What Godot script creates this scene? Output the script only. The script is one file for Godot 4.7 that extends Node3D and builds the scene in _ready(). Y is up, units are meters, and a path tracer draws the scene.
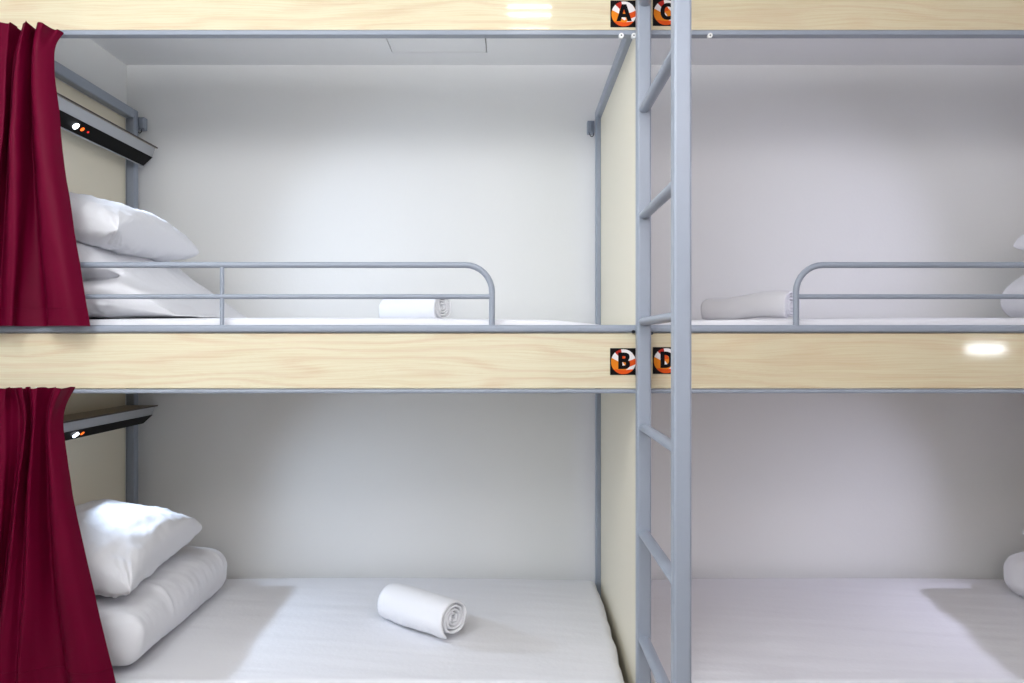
extends Node3D
# A hostel dormitory: two grey steel bunks side by side with blonde boards, a ladder between them.
# World: bunk fronts lie in the plane z = 0, the back wall is at z = -1.03, eye height 1.45 m.

const EYE := 1.45
const CEIL := 2.616
const PANEL_L := -1.593      # inner face of the end panel on the left wall
const PANEL_R := 2.36        # inner face of the far end panel
const DIV := 0.366           # left face of the divider panel
var M := {}
var used := {}

# ---------------------------------------------------------------- naming
func numbered(called: String) -> String:
	if not used.has(called):
		used[called] = 0
		return called
	used[called] += 1
	return "%s_%03d" % [called, used[called]]

func tag(o: Node, label: String, category: String, group := "") -> Node:
	o.set_meta("label", label)
	o.set_meta("category", category)
	if group != "":
		o.set_meta("group", group)
	return o

func thing(called: String, label: String, category: String, where := Vector3.ZERO, group := "") -> Node3D:
	var o := Node3D.new()
	o.name = numbered(called)
	add_child(o)
	o.position = where
	tag(o, label, category, group)
	return o

func obj(called: String, mesh: Mesh, m: Material, parent: Node = self, where := Vector3.ZERO) -> MeshInstance3D:
	var o := MeshInstance3D.new()
	o.name = numbered(called) if parent == self else called
	o.mesh = mesh
	o.material_override = m
	o.cast_shadow = GeometryInstance3D.SHADOW_CASTING_SETTING_ON
	parent.add_child(o, true)
	o.position = where
	return o

func struct(called: String, mesh: Mesh, m: Material, where := Vector3.ZERO) -> MeshInstance3D:
	var o := obj(called, mesh, m, self, where)
	o.set_meta("kind", "structure")
	return o

# ---------------------------------------------------------------- mesh builders
func begin() -> SurfaceTool:
	var st := SurfaceTool.new()
	st.begin(Mesh.PRIMITIVE_TRIANGLES)
	return st

func edge_table(h: float, r: float) -> Array:
	if r <= 0.0:
		return [-h, h]
	return [-h, -h + 0.29 * r, -h + r, h - r, h - 0.29 * r, h]

# one rounded box around c, flat faces kept flat by exact normals
func bevel(st: SurfaceTool, c: Vector3, size: Vector3, r: float, basis := Basis.IDENTITY) -> void:
	var h := size * 0.5
	r = min(r, min(h.x, min(h.y, h.z)) * 0.98)
	var tab := [edge_table(h.x, r), edge_table(h.y, r), edge_table(h.z, r)]
	for axis in 3:
		var a: int = (axis + 1) % 3
		var b: int = (axis + 2) % 3
		for side in [-1.0, 1.0]:
			var ta: Array = tab[a]
			var tb: Array = tab[b]
			for i in ta.size() - 1:
				for j in tb.size() - 1:
					var q := []
					for k in [[0, 0], [1, 0], [1, 1], [0, 1]]:
						var p := Vector3.ZERO
						p[axis] = side * h[axis]
						p[a] = ta[i + k[0]]
						p[b] = tb[j + k[1]]
						var inner := Vector3(clampf(p.x, -h.x + r, h.x - r), clampf(p.y, -h.y + r, h.y - r), clampf(p.z, -h.z + r, h.z - r))
						var n := (p - inner).normalized()
						if r <= 0.0:
							n = Vector3.ZERO
							n[axis] = side
							q.append([p, n])
						else:
							q.append([inner + n * r, n])
					var order := [0, 3, 2, 0, 2, 1] if side > 0.0 else [0, 1, 2, 0, 2, 3]
					for k in order:
						var v: Vector3 = q[k][0]
						st.set_normal(basis * (q[k][1] as Vector3))
						st.set_uv(Vector2(v.x / size.x + 0.5, 0.5 - v.y / size.y))
						st.add_vertex(c + basis * v)

func box(c: Vector3, size: Vector3, r := 0.002) -> ArrayMesh:
	var st := begin()
	bevel(st, c, size, r)
	st.generate_tangents()
	return st.commit()

func span(x0: float, x1: float, y0: float, y1: float, z0: float, z1: float, r := 0.002) -> ArrayMesh:
	return box(Vector3(x0 + x1, y0 + y1, z0 + z1) * 0.5, Vector3(abs(x1 - x0), abs(y1 - y0), abs(z1 - z0)), r)

# a soft body: rounded box on a grid, every point moved by warp
func soft(size: Vector3, r: Vector3, n: Vector3i, warp: Callable) -> ArrayMesh:
	var h := size * 0.5
	var tab := []
	for axis in 3:
		var t := []
		for i in n[axis] + 1:
			var s: float = -1.0 + 2.0 * i / n[axis]
			t.append(h[axis] * (0.55 * s + 0.45 * sin(s * PI / 2)))
		tab.append(t)
	var st := begin()
	for axis in 3:
		var a: int = (axis + 1) % 3
		var b: int = (axis + 2) % 3
		for side in [-1.0, 1.0]:
			var ta: Array = tab[a]
			var tb: Array = tab[b]
			var grid := []
			for i in ta.size():
				for j in tb.size():
					var p := Vector3.ZERO
					p[axis] = side * h[axis]
					p[a] = ta[i]
					p[b] = tb[j]
					var lim := h - r
					var inner := Vector3(clampf(p.x, -lim.x, lim.x), clampf(p.y, -lim.y, lim.y), clampf(p.z, -lim.z, lim.z))
					var d := p - inner
					var e := Vector3(d.x / maxf(r.x, 1e-4), d.y / maxf(r.y, 1e-4), d.z / maxf(r.z, 1e-4))
					var n1 := e.normalized()
					p = inner + Vector3(n1.x * r.x, n1.y * r.y, n1.z * r.z)
					grid.append(warp.call(p))
			var w: int = tb.size()
			for i in ta.size() - 1:
				for j in w - 1:
					var q := [grid[i * w + j], grid[(i + 1) * w + j], grid[(i + 1) * w + j + 1], grid[i * w + j + 1]]
					var order := [0, 3, 2, 0, 2, 1] if side > 0.0 else [0, 1, 2, 0, 2, 3]
					for k in order:
						st.add_vertex(q[k])
	st.index()
	st.generate_normals()
	return st.commit()

# a tube along points, sx by sy half sizes (round when equal); n1 = reference side direction
func tube(points: Array, rx: float, ry := -1.0, seg := 14, side := Vector3.UP, cap := true) -> ArrayMesh:
	if ry < 0.0:
		ry = rx
	var st := begin()
	var rings := []
	for i in points.size():
		var t: Vector3
		if i == 0:
			t = points[1] - points[0]
		elif i == points.size() - 1:
			t = points[i] - points[i - 1]
		else:
			t = (points[i + 1] - points[i]).normalized() + (points[i] - points[i - 1]).normalized()
		t = t.normalized()
		var u := side
		if absf(t.dot(u)) > 0.98:
			u = Vector3.BACK
		var v := t.cross(u).normalized()
		u = v.cross(t).normalized()
		var ring := []
		for k in seg:
			var a := TAU * k / seg
			var n := v * cos(a) / rx + u * sin(a) / ry
			ring.append([points[i] + v * cos(a) * rx + u * sin(a) * ry, n.normalized()])
		rings.append(ring)
	for i in rings.size() - 1:
		for k in seg:
			var k2: int = (k + 1) % seg
			for c in [[i, k], [i, k2], [i + 1, k2], [i, k], [i + 1, k2], [i + 1, k]]:
				st.set_normal(rings[c[0]][c[1]][1])
				st.add_vertex(rings[c[0]][c[1]][0])
	if cap:
		for e in [0, rings.size() - 1]:
			var n: Vector3 = (points[0] - points[1]).normalized() if e == 0 else (points[e] - points[e - 1]).normalized()
			for k in seg:
				var k2: int = (k + 1) % seg
				for p in ([points[e], rings[e][k2][0], rings[e][k][0]] if e == 0 else [points[e], rings[e][k][0], rings[e][k2][0]]):
					st.set_normal(n)
					st.add_vertex(p)
	return st.commit()

# a flat profile (x, y) swept along z with closed ends
func extrude(profile: PackedVector2Array, z0: float, z1: float) -> ArrayMesh:
	var st := begin()
	var n := profile.size()
	var flip := Geometry2D.is_polygon_clockwise(profile)
	for i in n:
		var a := profile[i]
		var b := profile[(i + 1) % n]
		var d := (b - a).normalized()
		var nn := Vector3(d.y, -d.x, 0.0) * (-1.0 if flip else 1.0)
		var q := [Vector3(a.x, a.y, z0), Vector3(b.x, b.y, z0), Vector3(b.x, b.y, z1), Vector3(a.x, a.y, z1)]
		for k in ([0, 1, 2, 0, 2, 3] if flip else [0, 2, 1, 0, 3, 2]):
			st.set_normal(nn)
			st.add_vertex(q[k])
	var tri := Geometry2D.triangulate_polygon(profile)
	for z in [z0, z1]:
		var up := Vector3(0, 0, 1) if z == maxf(z0, z1) else Vector3(0, 0, -1)
		for i in range(0, tri.size(), 3):
			for k in 3:
				var p := profile[tri[i + k]]
				st.set_normal(up)
				st.add_vertex(Vector3(p.x, p.y, z))
	return st.commit()

func disc(c: Vector3, n: Vector3, r: float, depth: float, seg := 20) -> ArrayMesh:
	return tube([c, c + n.normalized() * depth * 0.6, c + n.normalized() * depth], r, r, seg, Vector3.BACK)

func catmull(a: float, b: float, c: float, d: float, t: float) -> float:
	return 0.5 * (2.0 * b + (c - a) * t + (2.0 * a - 5.0 * b + 4.0 * c - d) * t * t + (3.0 * b - a - 3.0 * c + d) * t * t * t)

func along(values: Array, t: float) -> float:   # smooth curve through values, t in 0 .. size-1
	var n := values.size()
	var i := clampi(int(floor(t)), 0, n - 2)
	return catmull(values[maxi(i - 1, 0)], values[i], values[i + 1], values[mini(i + 2, n - 1)], t - i)

# ---------------------------------------------------------------- materials
func paint(c: Color, rough := 0.6, metal := 0.0) -> StandardMaterial3D:
	var m := StandardMaterial3D.new()
	m.albedo_color = c
	m.roughness = rough
	m.metallic = metal
	m.cull_mode = BaseMaterial3D.CULL_DISABLED
	return m

func noise(freq: float, rng_seed: int, oct := 3) -> FastNoiseLite:
	var f := FastNoiseLite.new()
	f.seed = rng_seed
	f.frequency = freq
	f.fractal_octaves = oct
	f.noise_type = FastNoiseLite.TYPE_SIMPLEX_SMOOTH
	return f

func fine_relief(freq: float, rng_seed: int, strength: float) -> NoiseTexture2D:
	var t := NoiseTexture2D.new()
	t.width = 512
	t.height = 512
	t.seamless = true
	t.as_normal_map = true
	t.bump_strength = strength
	t.noise = noise(freq, rng_seed, 4)
	return t

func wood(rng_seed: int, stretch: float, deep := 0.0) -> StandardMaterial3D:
	var w := 1024
	var h := 112
	var img := Image.create(w, h, false, Image.FORMAT_RGB8)
	var bend := noise(1.0, rng_seed, 2)
	var streak := noise(1.0, rng_seed + 5, 3)
	var pale := Color8(229, 220, 192)
	var tan_ := Color8(213, 192, 153)
	var pink := Color8(217, 190, 161)
	for y in h:
		for x in w:
			var u := float(x) / w * 2.0 * stretch
			var v := float(y) / h
			var d := v * 3.2 + 1.5 * bend.get_noise_2d(u * 0.75, v * 1.1) + 0.35 * bend.get_noise_2d(u * 2.5 + 9.0, v * 2.5)
			var ring := 0.5 + 0.5 * sin(d * TAU)
			ring = pow(ring, 3.0)
			var s := 0.5 + 0.5 * streak.get_noise_2d(u * 2.2, v * 26.0 + d * 3.0)
			var f := 0.5 + 0.5 * streak.get_noise_2d(u * 7.0 + 40.0, v * 70.0)
			var c := pale.lerp(pink, ring * 0.5 * (0.35 + s))
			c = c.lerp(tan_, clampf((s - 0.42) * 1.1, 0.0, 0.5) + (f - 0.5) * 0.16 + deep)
			img.set_pixel(x, y, c)
	var m := paint(Color.WHITE, 0.075)
	m.albedo_texture = ImageTexture.create_from_image(img)
	m.metallic_specular = 0.5
	return m

func make_materials() -> void:
	var wall := paint(Color8(242, 242, 241), 0.85)
	wall.normal_enabled = true
	wall.normal_texture = fine_relief(0.05, 3, 1.2)
	wall.normal_scale = 0.15
	wall.uv1_triplanar = true
	wall.uv1_scale = Vector3.ONE * 2.0
	M.wall = wall
	M.ceiling = paint(Color8(250, 250, 250), 0.9)
	M.floor = paint(Color8(150, 140, 128), 0.5)
	M.steel = paint(Color8(152, 160, 174), 0.34, 0.0)
	M.cream = paint(Color8(238, 230, 209), 0.45)
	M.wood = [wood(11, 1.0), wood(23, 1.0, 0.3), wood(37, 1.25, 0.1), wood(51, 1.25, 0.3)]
	M.base = paint(Color8(180, 160, 130), 0.8)
	var linen := paint(Color8(233, 233, 238), 0.8)
	linen.normal_enabled = true
	linen.normal_texture = fine_relief(0.03, 8, 3.0)
	linen.normal_scale = 0.25
	linen.uv1_triplanar = true
	linen.uv1_scale = Vector3.ONE * 3.0
	linen.rim_enabled = true
	linen.rim = 0.2
	M.linen = linen
	var terry := paint(Color8(246, 246, 250), 0.95)
	terry.normal_enabled = true
	terry.normal_texture = fine_relief(0.12, 15, 6.0)
	terry.normal_scale = 0.6
	terry.uv1_triplanar = true
	terry.uv1_scale = Vector3.ONE * 9.0
	M.terry = terry
	var cloth := paint(Color8(100, 3, 39), 0.5)
	cloth.metallic_specular = 0.2
	cloth.rim_enabled = true
	cloth.rim = 0.06
	cloth.rim_tint = 0.8
	M.curtain = cloth
	M.hook = paint(Color8(235, 235, 235), 0.4)
	M.aluminium = paint(Color8(178, 180, 184), 0.4, 0.4)
	M.lip = paint(Color8(60, 48, 42), 0.5)
	M.black = paint(Color8(5, 5, 6), 0.5)
	M.black.metallic_specular = 0.2
	M.plate = paint(Color8(170, 160, 148), 0.5)
	M.bolt = paint(Color8(50, 52, 58), 0.4, 0.6)
	M.white_plastic = paint(Color8(240, 240, 240), 0.5)
	M.ink = paint(Color8(12, 10, 14), 0.5)

func glow(c: Color, energy: float) -> StandardMaterial3D:
	var m := paint(c, 0.4)
	m.emission_enabled = true
	m.emission = c
	m.emission_energy_multiplier = energy
	return m

# ---------------------------------------------------------------- bunks
func guard_rail(parent: Node3D, x_end: float, x_far: float, uprights: Array) -> void:
	var top := EYE + 0.2217
	var foot := EYE + 0.046
	var r := 0.0088
	var bend := 0.078
	var dir := signf(x_far - x_end)
	var pts := [Vector3(x_end, foot, 0)]
	for k in 9:
		var a := PI / 2 * k / 8
		pts.append(Vector3(x_end + dir * bend * (1 - cos(a)), top - bend + bend * sin(a), 0))
	for k in 9:
		var a := PI / 2 * k / 8
		pts.append(Vector3(x_far - dir * bend * (1 - sin(a)), top - bend + bend * cos(a), 0))
	pts.append(Vector3(x_far, foot, 0))
	var g := obj("guard_rail", tube(pts, r, r, 16, Vector3.BACK), M.steel, parent)
	obj("middle_bar", tube([Vector3(x_end, EYE + 0.13, 0), Vector3(x_far, EYE + 0.13, 0)], 0.0072, 0.0072, 14), M.steel, g)
	for x in uprights:
		obj("upright", tube([Vector3(x, foot, 0), Vector3(x, top, 0)], 0.0062, 0.0062, 12, Vector3.BACK), M.steel, g)

func wall_bracket(parent: Node3D, x: float, y: float, dir: float) -> void:
	var b := obj("wall_bracket", span(x, x + dir * 0.030, y - 0.026, y + 0.026, -1.028, -0.998, 0.003), M.steel, parent)
	obj("bracket_flange", span(x + dir * 0.012, x + dir * 0.028, y - 0.020, y + 0.020, -0.998, -0.990, 0.002), M.steel, b)
	var pts := []
	for k in 9:
		var a := PI * k / 8
		pts.append(Vector3(x + dir * (0.012 + 0.009 * cos(a)), y - 0.026 - 0.016 * sin(a), -0.996))
	obj("wire_loop", tube(pts, 0.0018, 0.0018, 8), M.bolt, b)

func side_frame(parent: Node3D, x0: float, x1: float, panel0: float, panel1: float, m: Material) -> void:
	var y_top := EYE + 0.96
	obj("end_rail", span(x0, x1, y_top - 0.04, y_top, -0.955, -0.002, 0.006), M.steel, parent)
	obj("rear_post", span(x0, x1, 0.0, y_top, -0.994, -0.956, 0.006), M.steel, parent)
	obj("end_panel", span(panel0, panel1, 0.12, y_top - 0.04, -0.955, -0.004, 0.001), m, parent)

func bunk(x0: float, x1: float, label: String, guard: Array, boards: Array) -> Node3D:
	var b := thing("bunk_bed", label, "bunk bed")
	var tiers := [0.0, -1.044]
	for k in 2:
		var o: float = EYE + tiers[k]
		var drop := 0.0 if k == 0 else -0.012
		obj("front_rail", span(x0, x1, o + 0.025 + drop, o + 0.048 + drop, -0.022, 0.012, 0.009), M.steel, b)
		obj("front_board", span(x0, x1, o - 0.136 + drop, o + 0.0235 + drop, -0.018, 0.002, 0.0015), boards[k], b)
		obj("lower_rail", span(x0, x1, o - 0.150 + drop, o - 0.138 + drop, -0.02, 0.008, 0.004), M.steel, b)
		obj("back_rail", span(x0, x1, o - 0.13 + drop, o - 0.09 + drop, -0.99, -0.96, 0.005), M.steel, b)
		obj("bed_base", span(x0, x1, o - 0.10 + drop, o - 0.082 + drop, -0.958, -0.024, 0.002), M.base, b)
	# fascia of the top tier, with its lip
	var f := EYE
	obj("front_board", span(x0, x1, f + 0.902, f + 1.062, -0.018, 0.002, 0.0015), boards[2], b)
	obj("top_rail", span(x0, x1, f + 1.063, f + 1.086, -0.022, 0.012, 0.009), M.steel, b)
	obj("lower_rail", span(x0, x1, f + 0.8855, f + 0.9005, -0.022, 0.008, 0.004), M.steel, b)
	guard_rail(b, guard[0], guard[1], guard[2])
	return b

func reading_lamp(face: float, dir: float, top: float, label: String, tint: Color) -> void:
	var t := thing("reading_lamp", label, "lamp", Vector3(face, top, -0.42))
	var prof := []
	for p in [[0, -0.003], [0.124, -0.003], [0.111, -0.038], [0.106, -0.041], [0.072, -0.071], [0.067, -0.076], [0, -0.036]]:
		prof.append(Vector2(dir * p[0], p[1]))
	obj("lamp_body", extrude(PackedVector2Array(prof), -0.532, 0.30), M.aluminium, t)
	obj("shelf_plate", span(0, dir * 0.132, -0.003, 0.001, -0.534, 0.302, 0.0008), M.plate, t)
	obj("edge_trim", span(dir * 0.132, dir * 0.134, -0.0035, 0.0015, -0.534, 0.302, 0.0005), M.lip, t)
	# end cap and black front strip, slightly proud of the sloping face
	var strip := []
	for p in [[0.1105, -0.0385], [0.1125, -0.0395], [0.0740, -0.0745], [0.0710, -0.0725]]:
		strip.append(Vector2(dir * p[0], p[1]))
	var s := obj("control_strip", extrude(PackedVector2Array(strip), -0.5335, 0.30), M.black, t)
	var n := Vector3(dir * 0.68, -0.735, 0)
	var c := Vector3(dir * 0.0933, -0.0571, 0.0)
	obj("light_lens", disc(c - n * 0.001, n, 0.0115, 0.005), M.led_white, s)
	obj("button", disc(c - n * 0.001 + Vector3(0, 0, -0.042), n, 0.0075, 0.003), M.led_orange, s)
	if top > EYE:
		obj("indicator", disc(c - n * 0.001 + Vector3(0, 0, -0.078), n, 0.004, 0.003), M.led_red, s)
	var l := SpotLight3D.new()
	l.name = "lamp_beam"
	t.add_child(l, true)
	l.position = c + n * 0.012
	l.look_at_from_position(l.position, l.position + Vector3(dir * 0.93, -0.37, 0), Vector3.BACK)
	l.position = c + n * 0.012
	l.light_color = tint
	l.light_energy = LED_ENERGY
	l.light_size = 0.014
	l.spot_angle = 55.0
	l.spot_angle_attenuation = 1.0
	l.spot_range = 8.0
	l.spot_attenuation = 2.0
	l.shadow_enabled = true

# ---------------------------------------------------------------- cloth things
# levels: heights; xs[level] and zs[level]: the folds' cross-section there
func curtain(label: String, heights: Array, xs: Array, zs: Array, hem: float) -> void:
	var t := thing("curtain", label, "curtain", Vector3(-1.4, heights[heights.size() - 1], 0.05), "burgundy bunk curtains")
	var off := -t.position
	var cols := (xs[0] as Array).size()
	var sub := 9
	var rows := 56
	var wob := noise(2.3, 77, 3)
	var grid := []
	for r in rows + 1:
		var lv: float = float(r) / rows
		lv = lv * lv * 0.55 + lv * 0.45
		lv *= heights.size() - 1
		for c in (cols - 1) * sub + 1:
			var u := float(c) / sub
			var lx := []
			var lz := []
			for k in heights.size():
				lx.append(along(xs[k], u))
				lz.append(along(zs[k], u))
			var y := along(heights, lv)
			var p := Vector3(along(lx, lv), y, along(lz, lv))
			var w := smoothstep(0.0, 1.5, lv)
			p.z += 0.004 * w * wob.get_noise_3d(p.x * 6.0, p.y * 1.4, 3.0)
			p.x += 0.003 * w * wob.get_noise_3d(p.x * 5.0, p.y * 2.0, 13.0)
			# small gathers of the heading above the tape
			var head := maxf(1.0 - lv, 0.0)
			p.z += 0.007 * head * sin(u * 6.1)
			p.y -= 0.004 * head * (0.5 + 0.5 * sin(u * 3.3 + 1.0))
			p.z = maxf(p.z, 0.0185)
			grid.append(p + off)
	var w2 := (cols - 1) * sub + 1
	var cloth := begin()
	for r in rows:
		for c in w2 - 1:
			var q := [grid[r * w2 + c], grid[r * w2 + c + 1], grid[(r + 1) * w2 + c + 1], grid[(r + 1) * w2 + c]]
			for k in [0, 1, 2, 0, 2, 3]:
				cloth.add_vertex(q[k])
	cloth.index()
	cloth.generate_normals()
	obj("drape", cloth.commit(), M.curtain, t)
	# stitched hem and heading tape: narrow welts following the folds
	for s in [[hem, "hem_stitch"]]:
		var pts := []
		for c in w2:
			for r in rows:
				var a: Vector3 = grid[r * w2 + c]
				var b: Vector3 = grid[(r + 1) * w2 + c]
				var target: float = s[0] + off.y
				if a.y >= target and b.y < target:
					pts.append(a.lerp(b, (a.y - target) / (a.y - b.y)) + Vector3(0, 0, 0.0006))
					break
		if pts.size() > 3:
			obj(s[1], tube(pts, 0.0009, 0.0009, 6), M.curtain, t)
	# plastic hooks behind the heading
	for c in [4, 6, 9]:
		var p: Vector3 = grid[c * sub]
		p.z = 0.016 + off.z
		var pts := []
		for k in 9:
			var a := TAU * 0.85 * k / 8
			pts.append(p + Vector3(0.007 * sin(a), -0.012 + 0.009 * cos(a), 0))
		obj("curtain_hook", tube(pts, 0.0016, 0.0016, 8), M.hook, t)

func towel(label: String, centre: Vector3, yaw: float, length: float, radius: float, rng_seed: int, squash := 0.95, slack := 0.0) -> void:
	var t := thing("rolled_towel", label, "towel", centre)
	var rng := noise(1.0, rng_seed, 2)
	var turns := 4.2
	var steps := 150
	var sect := 18
	var r0 := 0.006
	var pitch := (radius - r0) / turns
	var b := Basis(Vector3.UP, yaw)
	var surf := [[], []]
	for i in steps + 1:
		var f := float(i) / steps
		var th := f * turns * TAU + 2.84
		var rr := r0 + pitch * turns * f
		if f > 0.955:
			rr += (f - 0.955) * 0.16      # the free end lies a little open at the foot
		for j in sect + 1:
			var s := -1.0 + 2.0 * j / sect
			s = 0.4 * s + 0.6 * sin(s * PI / 2)
			var en := smoothstep(0.86, 1.0, absf(s))
			var thick := pitch * 0.94 * (1.0 - 0.55 * en)
			var wave := 1.0 + 0.06 * rng.get_noise_2d(th * 0.5, s * 1.8) + slack * (0.5 - 0.5 * s) * -0.25
			var shift := 0.005 * rng.get_noise_2d(th * 0.8, 7.0) * absf(s) - 0.010 * (1.0 - f) * en * signf(s) * 0.6
			var z := s * length * 0.5 + shift
			for k in 2:
				var q := rr * wave + (thick * 0.5 if k == 0 else -thick * 0.5)
				var p := Vector3(q * cos(th), q * sin(th) * squash, z)
				p.y += slack * 0.01 * sin(s * 3.0)
				surf[k].append(b * p)
	var st := begin()
	var w := sect + 1
	for k in 2:
		for i in steps:
			for j in sect:
				var q := [surf[k][i * w + j], surf[k][(i + 1) * w + j], surf[k][(i + 1) * w + j + 1], surf[k][i * w + j + 1]]
				for n in ([0, 2, 1, 0, 3, 2] if k == 0 else [0, 1, 2, 0, 2, 3]):
					st.add_vertex(q[n])
	for j in [0, sect]:
		for i in steps:
			var q := [surf[0][i * w + j], surf[0][(i + 1) * w + j], surf[1][(i + 1) * w + j], surf[1][i * w + j]]
			for n in ([0, 1, 2, 0, 2, 3] if j == 0 else [0, 2, 1, 0, 3, 2]):
				st.add_vertex(q[n])
	for i in [0, steps]:
		for j in sect:
			var q := [surf[0][i * w + j], surf[0][i * w + j + 1], surf[1][i * w + j + 1], surf[1][i * w + j]]
			for n in [0, 1, 2, 0, 2, 3]:
				st.add_vertex(q[n])
	st.index()
	st.generate_normals()
	obj("terry_roll", st.commit(), M.terry, t)

# pillow: two bulging sheets meeting at a seam, corners drawn out
func pillow_mesh(w: float, l: float, up: float, down: float, rng_seed: int, shape: Callable) -> ArrayMesh:
	var n := 56
	var f := noise(1.0, rng_seed, 3)
	var st := begin()
	for side in [1.0, -1.0]:
		var grid := []
		for i in n + 1:
			for j in n + 1:
				var u := sin((-1.0 + 2.0 * i / n) * PI / 2)
				var v := sin((-1.0 + 2.0 * j / n) * PI / 2)
				var bulge := pow(maxf(1.0 - pow(absf(u), 2.4), 0.0), 0.36) * pow(maxf(1.0 - pow(absf(v), 2.4), 0.0), 0.34)
				var x := w * 0.5 * u * (1.0 - 0.10 * (1.0 - v * v) * u * u)
				var z := l * 0.5 * v * (1.0 - 0.07 * (1.0 - u * u) * v * v)
				var corner := smoothstep(0.35, 1.0, absf(u) * absf(v))
				var wr: float = 0.012 * f.get_noise_2d(u * 1.6 + side * 5.0, v * 1.9)
				# creases running out of the corners and along the seams
				var rays: float = 0.016 * corner * f.get_noise_2d(atan2(absf(u) - 1.25, absf(v) - 1.25) * 9.0 + side * 3.0 + signf(u) * 7.0, signf(v) * 4.0)
				rays += 0.007 * smoothstep(0.45, 0.95, absf(v)) * f.get_noise_2d(u * 7.0, side * 8.0 + v * 0.6)
				rays += 0.007 * smoothstep(0.45, 0.95, absf(u)) * f.get_noise_2d(v * 7.0 + 20.0, side * 8.0 + u * 0.6)
				var y: float = side * bulge * (up if side > 0.0 else down) + (wr + rays) * pow(bulge, 0.5)
				grid.append(shape.call(Vector3(x, y, z)))
		var wd := n + 1
		for i in n:
			for j in n:
				var q := [grid[i * wd + j], grid[(i + 1) * wd + j], grid[(i + 1) * wd + j + 1], grid[i * wd + j + 1]]
				for k in ([0, 1, 2, 0, 2, 3] if side > 0.0 else [0, 2, 1, 0, 3, 2]):
					st.add_vertex(q[k])
	st.index()
	st.generate_normals()
	return st.commit()

func pillow(label: String, where: Vector3, basis: Basis, w: float, l: float, up: float, down: float, rng_seed: int) -> void:
	var t := thing("pillow", label, "pillow", where)
	var f := func(p: Vector3) -> Vector3:
		return basis * p
	obj("pillowcase", pillow_mesh(w, l, up, down, rng_seed, f), M.linen, t)

# ---------------------------------------------------------------- signs
func sign_texture() -> ImageTexture:
	var n := 160
	var img := Image.create(n, n, false, Image.FORMAT_RGB8)
	var black := Color8(22, 18, 20)
	var white := Color8(238, 232, 232)
	var orange := Color8(232, 134, 34)
	var vermilion := Color8(222, 84, 30)
	var red := Color8(178, 44, 34)
	var polys := [
		[red, [[0.14, 0.16], [0.42, 0.0], [0.44, 0.22], [0.33, 0.32]]],
		[white, [[0.40, 0.0], [0.72, 0.0], [0.98, 0.40], [0.70, 0.47], [0.44, 0.20]]],
		[white, [[0.02, 0.34], [0.16, 0.14], [0.34, 0.32], [0.32, 0.50]]],
		[vermilion, [[0.66, 0.50], [1.0, 0.36], [1.0, 0.58], [0.70, 0.72]]],
		[white, [[0.56, 0.84], [0.72, 0.70], [1.0, 0.58], [0.92, 0.80], [0.70, 0.84]]],
		[vermilion, [[0.14, 0.78], [0.50, 0.82], [0.90, 0.78], [0.80, 1.0], [0.2, 1.0]]],
		[vermilion, [[0.40, 0.26], [0.56, 0.30], [0.60, 0.44], [0.40, 0.46]]],
		[white, [[0.40, 0.66], [0.46, 0.50], [0.60, 0.70], [0.52, 0.74]]],
	]
	for y in n:
		for x in n:
			var p := Vector2(float(x) / n, float(y) / n)
			var c := black
			if p.distance_to(Vector2(0.5, 0.505)) < 0.468:
				c = orange
				for q in polys:
					var pv := PackedVector2Array()
					for a in q[1]:
						pv.append(Vector2(a[0], a[1]))
					if Geometry2D.is_point_in_polygon(p, pv):
						c = q[0]
			img.set_pixel(x, y, c)
	return ImageTexture.create_from_image(img)

func letter_sign(letter: String, x: float, y: float, label: String) -> void:
	var t := thing("letter_sign", label, "sign", Vector3(x, y, 0.0022), "bunk letter signs")
	obj("plate", box(Vector3(0, 0, 0.001), Vector3(0.0765, 0.0775, 0.002), 0.0006), M.sign, t)
	var font := SystemFont.new()
	font.font_names = PackedStringArray(["Droid Sans"])
	font.font_weight = 700
	var bold := FontVariation.new()
	bold.base_font = font
	bold.variation_embolden = 0.65
	var tm := TextMesh.new()
	tm.text = letter
	tm.font = bold
	tm.font_size = 64
	tm.pixel_size = 0.00098
	tm.depth = 0.0006
	obj("letter", tm, M.ink, t, Vector3(0, 0.0, 0.0023))

# ---------------------------------------------------------------- room lights
func added_globe_light(label: String, where: Vector3, energy: float, c: Color) -> void:  # globes added out of view to spread soft ceiling light into the bunks
	var t := thing("ceiling_light", label, "ceiling light", where, "added unseen globe lights over the aisle")
	obj("ceiling_plate", tube([Vector3(0, 0, 0), Vector3(0, -0.02, 0)], 0.09, 0.09, 32), M.white_plastic, t)
	var ball := SphereMesh.new()
	ball.radius = 0.2
	ball.height = 0.3
	obj("globe", ball, glow(c, 2.5), t, Vector3(0, -0.168, 0))
	var l := OmniLight3D.new()
	l.name = "globe_glow"
	t.add_child(l, true)
	l.position = Vector3(0, -0.168, 0)
	l.light_size = 0.16
	l.light_energy = energy
	l.light_color = c
	l.omni_range = 12.0
	l.omni_attenuation = 2.0
	l.shadow_enabled = true

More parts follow.
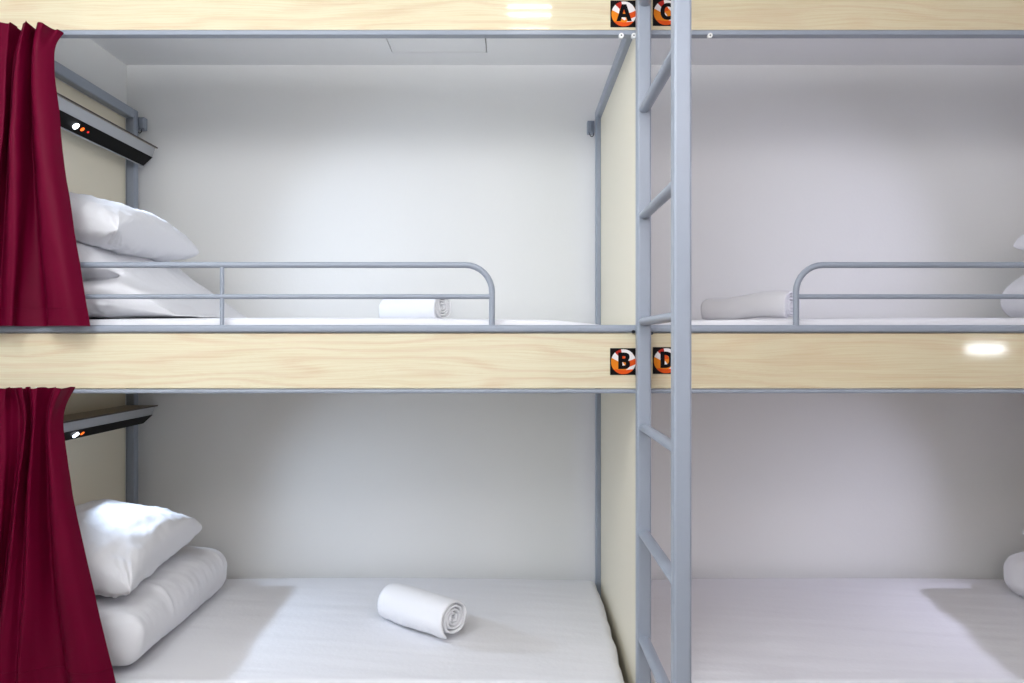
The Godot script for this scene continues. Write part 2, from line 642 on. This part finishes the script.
func bar_light(label: String, where: Vector3) -> void:
	var t := thing("ceiling_light", label, "ceiling light", where)
	obj("housing", box(Vector3(0, -0.010, 0), Vector3(0.24, 0.020, 0.28), 0.004), M.white_plastic, t)
	for z in [-0.105, -0.035, 0.10]:
		obj("light_bar", box(Vector3(0, -0.024, z), Vector3(0.15, 0.008, 0.010), 0.003), glow(Color(1.0, 0.99, 0.95), 9.0), t)
		var l := AreaLight3D.new()
		l.name = "bar_beam"
		t.add_child(l, true)
		l.position = Vector3(0, -0.029, z)
		l.rotation_degrees = Vector3(-90, 0, 0)
		l.area_size = Vector2(0.15, 0.010)
		l.light_energy = 0.03
		l.light_color = Color(1.0, 0.99, 0.95)
		l.area_range = 12.0
		l.area_attenuation = 2.0
		l.shadow_enabled = true

func wall_lamp(label: String, where: Vector3) -> void:
	var t := thing("wall_lamp", label, "lamp", where)
	obj("housing", box(Vector3(0, 0, -0.014), Vector3(0.28, 0.08, 0.028), 0.006), M.white_plastic, t)
	obj("diffuser", box(Vector3(0, 0, -0.031), Vector3(0.23, 0.056, 0.008), 0.003), glow(Color(0.95, 0.98, 1.0), 14.0), t)
	var l := AreaLight3D.new()
	l.name = "lamp_beam"
	t.add_child(l, true)
	l.position = Vector3(0, 0, -0.037)
	l.area_size = Vector2(0.23, 0.056)
	l.light_energy = 0.1
	l.light_color = Color(0.95, 0.98, 1.0)
	l.area_range = 12.0
	l.area_attenuation = 2.0
	l.shadow_enabled = true

var LED_ENERGY := 0.64

func _ready() -> void:
	# ---- camera, sky, exposure
	var cam := Camera3D.new()
	cam.name = "camera"
	add_child(cam)
	cam.position = Vector3(0, EYE, 2.26)
	cam.fov = rad_to_deg(2.0 * atan(341.5 / 780.0))
	cam.near = 0.05
	cam.current = true
	var env := Environment.new()
	env.background_mode = Environment.BG_COLOR
	env.background_color = Color(0.02, 0.02, 0.025)
	env.ambient_light_source = Environment.AMBIENT_SOURCE_DISABLED
	env.tonemap_mode = Environment.TONE_MAPPER_LINEAR
	env.tonemap_exposure = 1.0
	env.sdfgi_enabled = true
	env.ssao_enabled = true
	env.ssil_enabled = true
	var we := WorldEnvironment.new()
	we.name = "environment"
	we.environment = env
	add_child(we)
	make_materials()
	M.led_white = glow(Color(0.92, 0.95, 1.0), 6.0)
	M.led_orange = glow(Color(1.0, 0.42, 0.08), 1.6)
	M.led_red = glow(Color(0.9, 0.08, 0.05), 1.0)
	for g4 in [[-1.0, 1.25, 0.42, "before the upper burgundy curtain"], [-0.95, 2.3, 0.42, "in the corner by the wall behind the aisle"], [0.15, 1.7, 0.42, "over the aisle before the ladder"], [1.1, 2.3, 0.30, "farthest from the curtains"]]:
		added_globe_light("added unseen frosted globe ceiling light " + g4[3], Vector3(g4[0], CEIL, g4[1]), g4[2], Color(0.975, 0.99, 1.0) if g4[0] < 1.0 else Color(1.0, 0.95, 0.97))
	bar_light("small ceiling fitting with three bare LED bars close to the bunk fascia", Vector3(0.06, CEIL, 0.50))
	wall_lamp("slim bright LED lamp on the wall facing the bunks", Vector3(2.99, EYE - 0.048, 2.7))

	# ---- room shell
	struct("floor", span(-1.725, 3.9, -0.1, 0.0, -1.13, 2.8, 0.0), M.floor)
	struct("wall_back", span(-1.725, 3.9, 0.0, CEIL, -1.13, -1.03, 0.0), M.wall)
	struct("wall_left", span(-1.725, -1.625, 0.0, CEIL, -1.03, 2.7, 0.0), M.wall)
	struct("wall_right", span(3.8, 3.9, 0.0, CEIL, -1.03, 2.7, 0.0), M.wall)
	struct("wall_front", span(-1.725, 3.9, 0.0, CEIL, 2.7, 2.8, 0.0), M.wall)
	# ceiling with an opening for the access hatch
	var hx0 := -0.485
	var hx1 := -0.10
	var hz0 := -0.885
	var hz1 := -0.52
	var cs := begin()
	for r in [[-1.725, hx0, -1.13, 2.8], [hx1, 3.9, -1.13, 2.8], [hx0, hx1, -1.13, hz0], [hx0, hx1, hz1, 2.8]]:
		bevel(cs, Vector3((r[0] + r[1]) / 2, CEIL + 0.03, (r[2] + r[3]) / 2), Vector3(r[1] - r[0], 0.06, r[3] - r[2]), 0.0)
	bevel(cs, Vector3(1.09, CEIL + 0.085, 0.835), Vector3(5.63, 0.05, 3.93), 0.0)
	var ceiling := struct("ceiling", cs.commit(), M.ceiling)
	var g := 0.0035
	obj("access_hatch", span(hx0 + g, hx1 - g, CEIL, CEIL + 0.05, hz0 + g, hz1 - g, 0.001), M.ceiling, ceiling)

	# ---- bunks
	var post_l := -1.609
	var b1 := bunk(-1.575, 0.3745, "grey steel bunk with pale wood boards and burgundy curtains", [-0.058, -1.50, [-0.84]], [M.wood[0], M.wood[2], M.wood[2]])
	side_frame(b1, -1.593, -1.557, -1.607, -1.593, M.cream)
	obj("front_post", span(-1.612, -1.576, 0.0, EYE + 1.086, -0.022, 0.014, 0.006), M.steel, b1)
	side_frame(b1, 0.346, 0.382, DIV, 0.380, M.cream)
	wall_bracket(b1, -1.566, EYE + 0.912, 1.0)
	wall_bracket(b1, 0.345, EYE + 0.897, -1.0)
	obj("bolt", tube([Vector3(0.349, EYE + 0.028, 0.006), Vector3(0.349, EYE + 0.028, 0.02)], 0.005), M.bolt, b1)
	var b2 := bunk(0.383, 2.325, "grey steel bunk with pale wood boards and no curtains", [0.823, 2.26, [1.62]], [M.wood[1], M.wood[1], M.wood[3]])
	side_frame(b2, 2.322, 2.36, 2.36, 2.372, M.cream)
	obj("front_post", span(2.327, 2.363, 0.0, EYE + 1.086, -0.022, 0.014, 0.006), M.steel, b2)
	wall_bracket(b2, 2.321, EYE + 0.885, -1.0)
	obj("bolt", tube([Vector3(0.401, EYE + 0.024, 0.006), Vector3(0.401, EYE + 0.024, 0.02)], 0.005), M.bolt, b2)
	# curtain track gliders under the fascia
	for a in [[b1, 0.3155], [b1, 0.3515], [b2, 0.5715]]:
		var gl := obj("glider", tube([Vector3(a[1], EYE + 0.8825, 0.0), Vector3(a[1], EYE + 0.8825, 0.012)], 0.0072, 0.0072, 14, Vector3.UP), M.white_plastic, a[0])
		obj("glider_eye", tube([Vector3(a[1], EYE + 0.8825, 0.011), Vector3(a[1], EYE + 0.8825, 0.0125)], 0.0022, 0.0022, 10, Vector3.UP), M.bolt, gl)

	# ---- ladder standing out from the shared post
	var lad := thing("ladder", "grey steel ladder standing out between the two bunks", "ladder", Vector3(0.375, 0, 0.28))
	for z in [0.0325, 0.53]:
		obj("stile", span(-0.02, 0.02, 0.0, 2.56, z - 0.02 - 0.28, z + 0.02 - 0.28, 0.007), M.steel, lad)
	for k in 8:
		var y := EYE + 0.96 - 0.301 * k
		obj("rung", tube([Vector3(0, y, 0.051 - 0.28), Vector3(0, y, 0.512 - 0.28)], 0.0165, 0.0115, 18), M.steel, lad)

	# ---- mattresses
	for d in [
		[-1.55, 0.352, 0.0, "white sheeted mattress on the upper bunk behind the guard rail and burgundy curtain", 4],
		[-1.55, 0.347, -1.04, "white sheeted mattress on the lower bunk beside the burgundy curtain", 9],
		[0.40, 2.315, 0.0, "white sheeted mattress on the upper bunk without a curtain", 14],
		[0.40, 2.315, -1.04, "white sheeted mattress on the lower bunk without a curtain", 19]]:
		var size := Vector3(d[1] - d[0], 0.145, 0.932)
		var f := noise(1.0, d[4], 3)
		var low: bool = d[2] < -0.5
		var warp := func(p: Vector3) -> Vector3:
			var up := smoothstep(0.0, 0.07, p.y)
			var xx := p.x / size.x * 2.0
			var zz := p.z / size.z * 2.0
			p.y += up * (0.010 * (1.0 - xx * xx) - 0.005 * pow(absf(zz), 4.0))
			# long drawn ripples of the fitted sheet, running along the bed
			var r1 := f.get_noise_2d(p.x * 0.9 + p.z * 0.6, p.z * 9.0 - p.x * 1.2)
			var r2 := f.get_noise_2d(p.x * 3.0, p.z * 24.0 + 40.0 - p.x * 2.0)
			p.y += up * (0.0022 * r1 + 0.0003 * r2)
			if low:
				p.y -= up * 0.024 * smoothstep(-0.1, 1.0, zz)
			else:
				p.y -= up * 0.017 * smoothstep(0.72, 1.0, xx)
			p.x += signf(p.x) * 0.006 * f.get_noise_2d(p.z * 5.0, 3.0) * smoothstep(0.8, 1.0, absf(xx))
			p.x -= 0.010 * smoothstep(0.85, 1.0, xx) * smoothstep(-0.6, 1.0, zz)
			return p
		var mt := thing("mattress", d[3], "mattress", Vector3((d[0] + d[1]) / 2, EYE + d[2] - 0.0815, -0.490))
		obj("fitted_sheet", soft(size, Vector3(0.03, 0.03, 0.016), Vector3i(120, 10, 90), warp), M.linen, mt, Vector3(0, 0.0725, 0))

	# ---- bedding
	bedding()

	# ---- rolled towels
	towel("white rolled towel on the lower mattress, casting a shadow", Vector3(-0.305, EYE - 0.965 + 0.060, -0.385), 0.885, 0.31, 0.060, 5)
	towel("white rolled towel on the upper mattress behind the curtained bunk's guard rail", Vector3(-0.37, EYE + 0.075 + 0.053, -0.72), 0.95, 0.285, 0.052, 6)
	towel("white rolled towel at the end of the guard rail on the curtainless bunk", Vector3(0.88, EYE + 0.076 + 0.052, -0.64), 0.70, 0.36, 0.054, 21, 0.92, 0.7)

	# ---- reading lamps
	reading_lamp(PANEL_L, 1.0, EYE + 0.798, "aluminium reading lamp shelf with lit LED above the upper curtained bunk's pillows", Color(0.82, 0.90, 1.0))
	reading_lamp(PANEL_L, 1.0, EYE - 0.263, "aluminium reading lamp shelf with lit LED above the lower curtained bunk's pillows", Color(0.82, 0.90, 1.0))
	reading_lamp(PANEL_R, -1.0, EYE + 0.798, "aluminium reading lamp shelf at the head of the upper curtainless bunk", Color(0.88, 0.88, 1.0))
	reading_lamp(PANEL_R, -1.0, EYE - 0.263, "aluminium reading lamp shelf at the head of the lower curtainless bunk", Color(0.88, 0.88, 1.0))

	# ---- curtains and signs
	curtains()
	M.sign = paint(Color.WHITE, 0.5)
	M.sign.metallic_specular = 0.2
	M.ink.metallic_specular = 0.2
	M.sign.albedo_texture = sign_texture()
	letter_sign("A", 0.323, EYE + 0.948, "square black sign with letter A on an orange and white disc")
	letter_sign("B", 0.322, EYE - 0.058, "square black sign with letter B on an orange and white disc")
	letter_sign("C", 0.4455, EYE + 0.952, "square black sign with letter C on an orange and white disc")
	letter_sign("D", 0.4455, EYE - 0.055, "square black sign with letter D on an orange and white disc")

func px(x: float, d: float) -> float:
	return (x - 512.0) * d / 780.0

func curtains() -> void:
	# folds from the wall side (left) to the free edge (right); one row per height
	var up := [
		[-46, -34, -22, -8, 8, 16, 23, 25, 31, 36, 38, 40, 52, 63],
		[-45, -34, -23, -10, 5, 10, 15, 17.5, 24, 30, 31.5, 33, 44, 54],
		[-46, -36, -26, -14, 1, 5, 9, 10.5, 20, 30, 33, 35, 48, 61],
		[-48, -40, -30, -19, -5, 0, 6, 9, 19, 29, 37, 40, 55, 70],
		[-54, -46, -38, -28, -14, -6, 0, 5, 12, 18, 44, 50, 70, 90]]
	var zu := [
		[0.03, 0.08, 0.03, 0.07, 0.09, 0.06, 0.035, 0.095, 0.07, 0.035, 0.032, 0.09, 0.05, 0.022],
		[0.03, 0.07, 0.03, 0.06, 0.075, 0.06, 0.04, 0.08, 0.065, 0.04, 0.036, 0.075, 0.062, 0.04],
		[0.03, 0.08, 0.03, 0.06, 0.09, 0.07, 0.04, 0.095, 0.085, 0.035, 0.03, 0.088, 0.08, 0.045],
		[0.03, 0.08, 0.03, 0.06, 0.09, 0.07, 0.045, 0.09, 0.085, 0.04, 0.024, 0.085, 0.085, 0.045],
		[0.03, 0.08, 0.03, 0.06, 0.085, 0.07, 0.055, 0.08, 0.085, 0.05, 0.026, 0.06, 0.085, 0.05]]
	var lo := [
		[-46, -34, -22, -10, 5, 9, 14, 21, 25, 29, 34, 44, 54, 58, 67, 75],
		[-45, -34, -23, -12, 2, 11, 21, 25, 28, 31.5, 33, 40, 47, 49, 57, 64],
		[-46, -36, -26, -16, 1, 8, 15, 16.5, 22, 27.5, 29, 38, 49, 50.5, 61, 72],
		[-52, -43, -34, -25, -8, -2, 3, 5, 13, 22, 25, 38, 54, 59, 76, 93.5],
		[-60, -52, -44, -36, -22, -17, -13, -10, 3, 14, 18, 38, 66, 76, 98, 119]]
	var zl := [
		[0.03, 0.08, 0.03, 0.06, 0.085, 0.06, 0.04, 0.085, 0.06, 0.045, 0.085, 0.055, 0.03, 0.09, 0.055, 0.022],
		[0.03, 0.07, 0.03, 0.05, 0.075, 0.06, 0.045, 0.085, 0.07, 0.05, 0.08, 0.06, 0.04, 0.082, 0.062, 0.04],
		[0.03, 0.08, 0.03, 0.06, 0.085, 0.065, 0.045, 0.095, 0.075, 0.05, 0.09, 0.065, 0.03, 0.09, 0.08, 0.045],
		[0.03, 0.08, 0.03, 0.06, 0.085, 0.065, 0.05, 0.09, 0.08, 0.06, 0.085, 0.065, 0.03, 0.082, 0.085, 0.045],
		[0.03, 0.08, 0.03, 0.06, 0.08, 0.065, 0.055, 0.08, 0.08, 0.065, 0.08, 0.055, 0.045, 0.08, 0.085, 0.05]]
	for table in [[up, zu], [lo, zl]]:
		for k in 5:
			var row: Array = table[0][k]
			var depth: Array = table[1][k]
			for i in row.size():
				depth[i] = 0.02 + (depth[i] - 0.02) * 1.1
				row[i] = px(row[i], 2.26 - depth[i])
	var hu := []
	for y in [22, 54, 130, 200, 326]:
		hu.append(EYE + (341.5 - y) * (2.17 if y == 22 else 2.195) / 780.0)
	var hl := []
	for y in [387, 420, 490, 590, 700]:
		hl.append(EYE + (341.5 - y) * 2.195 / 780.0)
	curtain("burgundy gathered curtain hanging from the top fascia board", hu, up, zu, hu[4] + 0.05)
	curtain("burgundy gathered curtain hanging under the middle board marked B", hl, lo, zl, hl[4] + 0.085)

func duvet_shape(size: Vector3, slope: float, crease: bool, rseed: float) -> Callable:
	var f := noise(1.0, 41, 3)
	return func(p: Vector3) -> Vector3:
		var xx := p.x / size.x * 2.0
		var zz := p.z / size.z * 2.0
		var up := smoothstep(-0.3, 0.6, p.y / size.y * 2.0)
		p.y += up * (0.03 * (1.0 - xx * xx) * (1.0 - zz * zz))
		# falls away towards its free side
		var keep := 1.0 - slope * clampf((xx + 0.15) / 1.0, 0.0, 1.0)
		p.y = (p.y + size.y / 2) * keep - size.y / 2
		var wr := 0.010 * f.get_noise_3d(p.x * 3.0 + rseed, p.y * 4.0, p.z * 3.0) + 0.006 * f.get_noise_3d(p.x * 3.0 + rseed, p.y * 5.0, p.z * 14.0 + p.x * 8.0)
		var dir := Vector3(xx * 0.6, p.y / size.y * 2.0, zz * 0.6).normalized()
		p += dir * wr * (0.35 + 0.65 * up)
		# drawn in along two stitched seams across the block
		for s in [-0.80, 0.36]:
			var k := exp(-pow((zz - s) / 0.022, 2.0))
			p += dir * 0.0055 * k * up
		if crease:
			# the open fold between the layers on the end towards the room
			var e := smoothstep(0.45, 0.9, zz) * smoothstep(0.34, 0.16, xx)
			var off := p.y - (0.004 + 0.035 * xx + 0.006 * f.get_noise_2d(xx * 6.0, 2.0))
			p.z -= e * 0.075 * exp(-pow(off / 0.013, 2.0))
			p.z += e * 0.022 * exp(-pow((absf(off) - 0.04) / 0.022, 2.0))
			p.z += e * 0.010 * f.get_noise_2d(xx * 9.0, p.y * 30.0)
		return p

func bedding() -> void:
	var s1 := Vector3(0.465, 0.172, 0.75)
	var t1 := thing("folded_duvet", "white folded duvet under the pillow on the lower curtained bunk", "duvet", Vector3(-1.335, EYE - 0.966, -0.415))
	obj("duvet_cover", soft(s1, Vector3(0.06, 0.075, 0.035), Vector3i(44, 22, 120), duvet_shape(s1, 0.06, false, 0.0)), M.linen, t1, Vector3(0, 0.0825, 0))
	# stitched ribs of its cover
	pillow("white plump pillow on the folded duvet of the lower curtained bunk", Vector3(-1.366, EYE - 0.688, -0.345), Basis(Vector3.UP, 0.04) * Basis(Vector3.RIGHT, 0.07) * Basis(Vector3.BACK, -0.14), 0.445, 0.60, 0.115, 0.08, 61)
	# upper bunk with curtain
	var s2 := Vector3(0.62, 0.225, 0.72)
	var s3 := Vector3(0.49, 0.225, 0.72)
	var t2 := thing("folded_duvet", "white folded duvet under the pillow behind the curtained bunk's guard rail", "duvet", Vector3(-1.270, EYE + 0.070, -0.43))
	obj("duvet_cover", soft(s2, Vector3(0.04, 0.06, 0.07), Vector3i(60, 34, 60), duvet_shape(s2, 0.98, true, 5.0)), M.linen, t2, Vector3(0, 0.1175, 0))
	pillow("white plump pillow on the folded duvet of the upper curtained bunk", Vector3(-1.382, EYE + 0.368, -0.345), Basis(Vector3.BACK, -0.17), 0.44, 0.60, 0.105, 0.075, 62)
	# bunks without curtains, mirrored heads
	var t3 := thing("folded_duvet", "white folded duvet at the head of the upper curtainless bunk", "duvet", Vector3(2.112, EYE + 0.067, -0.43))
	t3.rotation.y = PI
	obj("duvet_cover", soft(s3, Vector3(0.10, 0.11, 0.10), Vector3i(50, 24, 50), duvet_shape(s3, 0.25, false, 9.0)), M.linen, t3, Vector3(0, 0.1175, 0))
	pillow("white plump pillow on the folded duvet of the upper curtainless bunk", Vector3(2.105, EYE + 0.385, -0.345), Basis(Vector3.BACK, 0.12), 0.48, 0.60, 0.12, 0.07, 63)
	var t4 := thing("folded_duvet", "white folded duvet at the head of the lower curtainless bunk", "duvet", Vector3(2.122, EYE - 0.966, -0.415))
	t4.rotation.y = PI
	obj("duvet_cover", soft(s1, Vector3(0.07, 0.075, 0.07), Vector3i(40, 18, 50), duvet_shape(s1, 0.06, false, 3.0)), M.linen, t4, Vector3(0, 0.0825, 0))
	pillow("white plump pillow on the folded duvet of the lower curtainless bunk", Vector3(2.122, EYE - 0.685, -0.335), Basis(Vector3.BACK, 0.12), 0.46, 0.60, 0.135, 0.08, 64)
